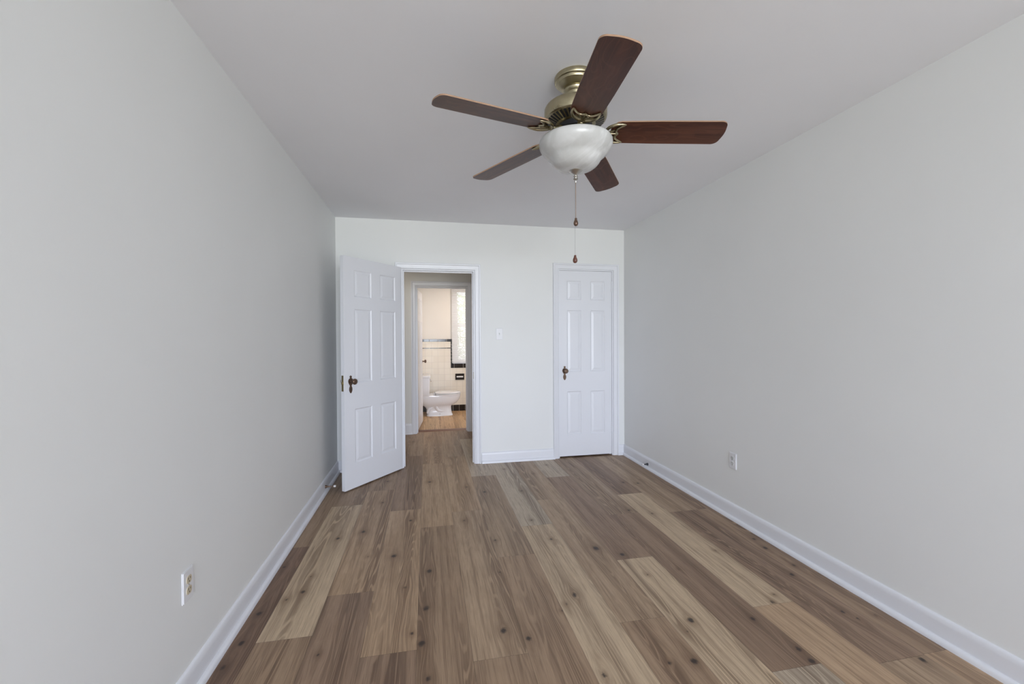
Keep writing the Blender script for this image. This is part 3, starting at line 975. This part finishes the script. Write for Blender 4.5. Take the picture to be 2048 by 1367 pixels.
# ------------------------------------------------------------------ baseboard door stops
def door_stop(loc, rz, length, label, m):
    t = tag(empty('door_stop', loc, rz), label, 'door stop')
    RX = Matrix.Rotation(PI / 2, 4, 'Y')      # lathe axis -> +x
    MB().lathe([(0.0, 0.0), (0.0135, 0.0), (0.0135, 0.0025), (0.0115, 0.006), (0.0075, 0.018), (0.0045, 0.034), (0.004, length - 0.016), (0.0, length - 0.016)], RX, 20).build('stem', m, t, smooth=40)
    MB().lathe([(0.0, length - 0.018), (0.0085, length - 0.018), (0.0092, length - 0.010), (0.0085, length - 0.001), (0.006, length), (0.0, length)], RX, 20).build('rubber_tip', RUBBER, t, smooth=40)


door_stop((XL + 0.0145, 3.868, 0.055), 0, 0.085, 'small bronze door stop with white rubber tip beside the open door', BRONZE)
door_stop((XR - 0.0145, 3.905, 0.048), PI, 0.062, 'small dark door stop on the baseboard near the closet door', DARKMETAL)

# ------------------------------------------------------------------ windows of the front wall (behind the camera)
def sash_window(name, op, y0, y1, label, glass=True):
    xa, xb, za, zb = op
    f = MB()
    e = 0.05
    f.box((xa, y0, za), (xa + e, y1, zb)).box((xb - e, y0, za), (xb, y1, zb)).box((xa + e, y0, zb - e), (xb - e, y1, zb)).box((xa + e, y0, za), (xb - e, y1, za + e))
    o = tag(f.build(name, TRIM), label, 'window', kind='structure')
    zm = (za + zb) / 2
    s = MB().box((xa + e, (y0 + y1) / 2 - 0.02, zm - 0.02), (xb - e, (y0 + y1) / 2 + 0.02, zm + 0.02))
    s.build('meeting_rail', TRIM, o)
    return o


sash_window('window_2', FW1, YF - 0.11, YF - 0.03, 'white sash window behind the camera, on the side of the beige outlet')
sash_window('window_3', FW2, YF - 0.11, YF - 0.03, 'white sash window behind the camera, on the side of the white outlet')

# ------------------------------------------------------------------ bathroom: tiles, window, blind
def tile_wall():
    mb = MB()
    y0, y1 = YW - 0.010, YW
    zt = 1.243
    xs = [BXL, 0.42, 1.135, BXR]
    mb.box((xs[0], y0, 0.108), (xs[1], y1, zt)).box((xs[1], y0, 0.108), (xs[2], y1, 0.772)).box((xs[2], y0, 0.108), (xs[3], y1, zt))
    mb.box((BXL, YT + 0.7, 0.108), (BXL + 0.010, y0, zt))
    return tag(mb.build('wall_tiles', TILE), 'cream square wall tiles around the toilet below the black band', 'wall tiles', kind='structure')


tile_wall()


def tile_run(name, a, b, z0, z1, pitch, axis, depth, label, off=0.0, gap=0.003):
    """black tiles in a row along x (or upwards along z) with pale grout between"""
    mb = MB()
    y0, y1 = YW - depth, YW
    p = a + off
    if off: p -= pitch
    while p < b:
        lo, hi = max(a, p + gap / 2), min(b, p + pitch - gap / 2)
        if hi - lo > 0.004:
            if axis == 'x': mb.box((lo, y0, z0), (hi, y1, z1))
            else: mb.box((z0, y0, lo), (z1, y1, hi))
        p += pitch
    o = mb.build(name, BLACKTILE, bevel=0.002)
    g = MB()
    if axis == 'x': g.box((a, y0 + 0.002, z0), (b, y1 + 0.002, z1))
    else: g.box((z0, y0 + 0.002, a), (z1, y1 + 0.002, b))
    g.build('grout', GROUT, o)
    return tag(o, label, 'tile trim', kind='structure')


tile_run('trim_4', BXL, 0.455, 1.243, 1.288, 0.152, 'x', 0.016, 'glossy black cap tiles along the top of the cream tiles', 0.07)
tile_run('trim_5', BXL, 0.42, 1.120, 1.134, 0.152, 'x', 0.014, 'thin black pencil tile line below the cap tiles', 0.07)
tile_run('trim_6', 0.772, 1.243, 0.418, 0.457, 0.060, 'z', 0.014, 'black tile edging up the side of the bathroom window')
tile_run('trim_7', 0.418, 1.137, 0.772, 0.846, 0.160, 'x', 0.018, 'black tile sill under the bathroom window', 0.06)
tile_run('trim_8', BXL, BXR, 0.0, 0.108, 0.1095, 'x', 0.014, 'black base tiles at the bathroom floor', 0.085)

wf = MB()
xa, xb, za, zb = WO
wf.box((xa, YW + 0.01, za), (xa + 0.028, YW + 0.14, zb)).box((xb - 0.028, YW + 0.01, za), (xb, YW + 0.14, zb)).box((xa + 0.028, YW + 0.01, zb - 0.03), (xb - 0.028, YW + 0.14, zb)).box((xa + 0.028, YW + 0.01, za), (xb - 0.028, YW + 0.14, za + 0.03))
win = tag(wf.build('window_1', TRIM), 'bright white bathroom window half hidden by the door casing', 'window', kind='structure')
for nm, y0, z0, z1 in (('lower_sash', YW + 0.05, za + 0.03, 1.545), ('upper_sash', YW + 0.085, 1.52, zb - 0.03)):
    s = MB()
    e = 0.062
    s.box((xa + 0.028, y0, z0), (xa + 0.028 + e, y0 + 0.032, z1)).box((xb - 0.028 - e, y0, z0), (xb - 0.028, y0 + 0.032, z1))
    s.box((xa + 0.028 + e, y0, z1 - 0.04), (xb - 0.028 - e, y0 + 0.032, z1)).box((xa + 0.028 + e, y0, z0), (xb - 0.028 - e, y0 + 0.032, z0 + 0.045))
    so = s.build(nm, TRIM, win)
    MB().box((xa + 0.028 + e, y0 + 0.014, z0 + 0.045), (xb - 0.028 - e, y0 + 0.018, z1 - 0.04)).build('glass_pane', GLASS, so)

bl = tag(empty('window_blind', (0.77, YW - 0.032, 2.24)), 'white slatted blind hanging over the bathroom window', 'window blind')
hw = 0.332
MB().box((-hw, -0.018, -0.02), (hw, 0.018, 0.018)).build('head_rail', BLINDMAT, bl, bevel=0.002)
sm = MB()
nz = 58
z_bot = 0.865 - 2.24
for k in range(nz):
    z = -0.035 - (k + 0.5) * (-0.035 - (z_bot + 0.015)) / nz
    M = Matrix.Translation((0, 0, z)) @ Matrix.Rotation(math.radians(52), 4, 'X')
    n = 4
    top = [(-0.0125 + 0.025 * i / n, 0.0022 * (1 - (2 * i / n - 1) ** 2)) for i in range(n + 1)]
    ring = lambda x: [(x, yy, zz + 0.0004) for yy, zz in top] + [(x, yy, zz - 0.0004) for yy, zz in reversed(top)]
    sm.loft([ring(-hw), ring(hw)], M=M)
sm.build('slats', BLINDMAT, bl)
MB().box((-hw, -0.013, z_bot - 0.006), (hw, 0.013, z_bot + 0.008)).build('bottom_rail', BLINDMAT, bl, bevel=0.002)
for x in (-0.22, 0.22):
    MB().tube([(x, -0.014, -0.02), (x, -0.014, z_bot)], 0.001, 5).build('ladder_cord', BLINDMAT, bl)

# paper holder set into the tiles
ph = tag(empty('toilet_paper_holder', (0.577, YW - 0.010, 0.612)), 'black ceramic toilet paper holder with white roller in the tile wall', 'paper holder')
mb = MB()
mb.box((-0.079, -0.012, -0.056), (0.079, 0.0, -0.030)).box((-0.079, -0.012, 0.030), (0.079, 0.0, 0.056)).box((-0.079, -0.020, -0.030), (-0.058, 0.0, 0.030)).box((0.058, -0.020, -0.030), (0.079, 0.0, 0.030)).box((-0.058, -0.004, -0.030), (0.058, 0.0, 0.030))
mb.build('ceramic_frame', BLACKTILE, ph, bevel=0.003)
MB().lathe([(0.0, -0.058), (0.011, -0.058), (0.0135, -0.05), (0.0135, 0.05), (0.011, 0.058), (0.0, 0.058)], Matrix.Translation((0, -0.018, 0)) @ Matrix.Rotation(PI / 2, 4, 'Y'), 20).build('roller', PLASTIC, ph, smooth=40)

# ------------------------------------------------------------------ toilet (front points to +x)
TY = 7.385
toi = tag(empty('toilet', (0, TY, 0)), 'white porcelain toilet with closed lid, seen from the side', 'toilet')


def egg(xb_, xf, hwid, z, n=40, back=2.6, front=2.0):
    """closed outline from back xb_ to front xf, half width hwid"""
    xm = xb_ + (xf - xb_) * 0.42
    pts = []
    for k in range(n):
        a = 2 * PI * k / n
        c, s = math.cos(a), math.sin(a)
        e = front if c >= 0 else back
        L = (xf - xm) if c >= 0 else (xm - xb_)
        pts.append((xm + L * math.copysign(abs(c) ** (2 / e), c), hwid * math.copysign(abs(s) ** (2 / e), s), z))
    return pts


body = MB()
body.loft([egg(-0.015, 0.428, 0.118, 0.0, back=4, front=3.4), egg(-0.012, 0.424, 0.116, 0.022, back=4, front=3.4), egg(0.0, 0.412, 0.104, 0.034, back=4, front=3.2), egg(-0.008, 0.404, 0.098, 0.09, back=4, front=3.0),
           egg(-0.03, 0.400, 0.100, 0.140, back=3.4, front=2.8), egg(-0.055, 0.406, 0.112, 0.160, back=3.2, front=2.5), egg(-0.07, 0.424, 0.124, 0.174, back=3.2, front=2.3), egg(-0.085, 0.458, 0.140, 0.190, back=3.2, front=2.2),
           egg(-0.10, 0.496, 0.156, 0.214, back=3.2, front=2.1), egg(-0.115, 0.526, 0.169, 0.246, back=3.4, front=2.0), egg(-0.13, 0.546, 0.177, 0.282, back=3.8, front=2.0), egg(-0.14, 0.556, 0.181, 0.315, back=4, front=2.0),
           egg(-0.145, 0.560, 0.182, 0.338, back=4, front=2.0), egg(-0.145, 0.558, 0.180, 0.350, back=4, front=2.0)])
body.build('bowl', PORCELAIN, toi, smooth=50)
tw = MB()
for s in (-1, 1):
    tw.tube([(0.02, 0.094 * s, 0.235), (0.07, 0.100 * s, 0.245), (0.12, 0.098 * s, 0.225), (0.145, 0.090 * s, 0.185), (0.15, 0.084 * s, 0.135), (0.18, 0.082 * s, 0.09), (0.235, 0.080 * s, 0.075), (0.30, 0.076 * s, 0.085)], [0.026, 0.032, 0.034, 0.034, 0.033, 0.031, 0.027, 0.016], 12)
    tw.tube([(0.0, 0.083 * s, 0.05), (0.03, 0.088 * s, 0.12), (0.09, 0.086 * s, 0.15)], [0.02, 0.026, 0.02], 12)
tw.build('trapway', PORCELAIN, toi, smooth=60)
MB().loft([egg(0.135, 0.560, 0.183, 0.351, back=3, front=2.0), egg(0.131, 0.565, 0.187, 0.357, back=3), egg(0.131, 0.565, 0.187, 0.364, back=3), egg(0.135, 0.560, 0.183, 0.369, back=3)]).build('seat', PORCELAIN, toi, smooth=40)
MB().loft([egg(0.132, 0.558, 0.181, 0.374, back=3), egg(0.128, 0.563, 0.186, 0.379, back=3), egg(0.130, 0.561, 0.184, 0.388, back=3), egg(0.145, 0.545, 0.168, 0.395, back=3), egg(0.19, 0.49, 0.12, 0.399, back=3), egg(0.26, 0.40, 0.05, 0.401, back=3)]).build('lid', PORCELAIN, toi, smooth=50)
for s in (-1, 1):
    MB().lathe([(0.0, 0.350), (0.014, 0.350), (0.015, 0.368), (0.012, 0.376), (0.0, 0.378)], Matrix.Translation((0.118, 0.07 * s, 0)), 16).build('seat_hinge', PORCELAIN, toi, smooth=40)
tk = MB()
tk.loft([[(x, y, z) for x, y in [(a - 0.052 + dxx, b) for a, b in rrect(w, l, 0.03)]] for z, w, l, dxx in ((0.352, 0.165, 0.38, 0.0), (0.372, 0.178, 0.405, 0.0), (0.50, 0.184, 0.42, 0.001), (0.652, 0.190, 0.435, 0.002))])
tank = tk.build('tank', PORCELAIN, toi, smooth=40)
MB().loft([[(a - 0.050, b, z) for a, b in rrect(w, l, 0.03)] for z, w, l in ((0.652, 0.205, 0.452), (0.660, 0.216, 0.464), (0.678, 0.216, 0.464), (0.688, 0.206, 0.454), (0.692, 0.18, 0.43))]).build('tank_lid', PORCELAIN, toi, smooth=40)
lv = MB()
lv.lathe([(0.0, 0.0), (0.013, 0.0), (0.012, 0.008), (0.0, 0.011)], Matrix.Translation((0.044, -0.15, 0.615)) @ Matrix.Rotation(PI / 2, 4, 'Y'), 16)
lv.tube([(0.056, -0.15, 0.615), (0.062, -0.165, 0.612), (0.063, -0.205, 0.600)], [0.005, 0.005, 0.0075], 8)
lv.build('flush_lever', CHROME, tank, smooth=50)
for s in (-1, 1):
    MB().lathe([(0.0, 0.030), (0.013, 0.022), (0.012, 0.036), (0.006, 0.044), (0.0, 0.045)], Matrix.Translation((0.215, 0.106 * s, 0)), 14).build('bolt_cap', PORCELAIN, toi, smooth=50)

# ------------------------------------------------------------------ outside the bathroom window
slab('ground', (-8, YW + 0.4, -0.35), (12, 22, -0.30), GRASSMAT, 'grass outside the bathroom window', 'ground')
tree = tag(empty('tree', (1.35, 11.6, -0.3)), 'leafy green tree outside the bathroom window', 'tree')
MB().tube([(0, 0, 0), (0.03, 0, 1.0), (-0.02, 0.02, 2.2), (0.05, 0, 3.2)], [0.12, 0.10, 0.08, 0.03], 10).build('trunk', BARK, tree, smooth=60)
lf = MB()
for _ in range(9000):
    while True:
        q = Vector((random.uniform(-1, 1), random.uniform(-1, 1), random.uniform(-1, 1)))
        if q.length < 1: break
    c = Vector((q.x * 1.7, q.y * 1.0, 1.85 + q.z * 1.75))
    a = Vector((random.gauss(0, 1), random.gauss(0, 1), random.gauss(0, 1))).normalized()
    b = a.orthogonal().normalized()
    b = Matrix.Rotation(random.uniform(0, 2 * PI), 3, a) @ b
    s = random.uniform(0.03, 0.06)
    lf.add([c - a * s, c + b * s * 0.5, c + a * s, c - b * s * 0.5], [(0, 1, 2, 3)])
crown = lf.build('foliage', LEAF, tree)
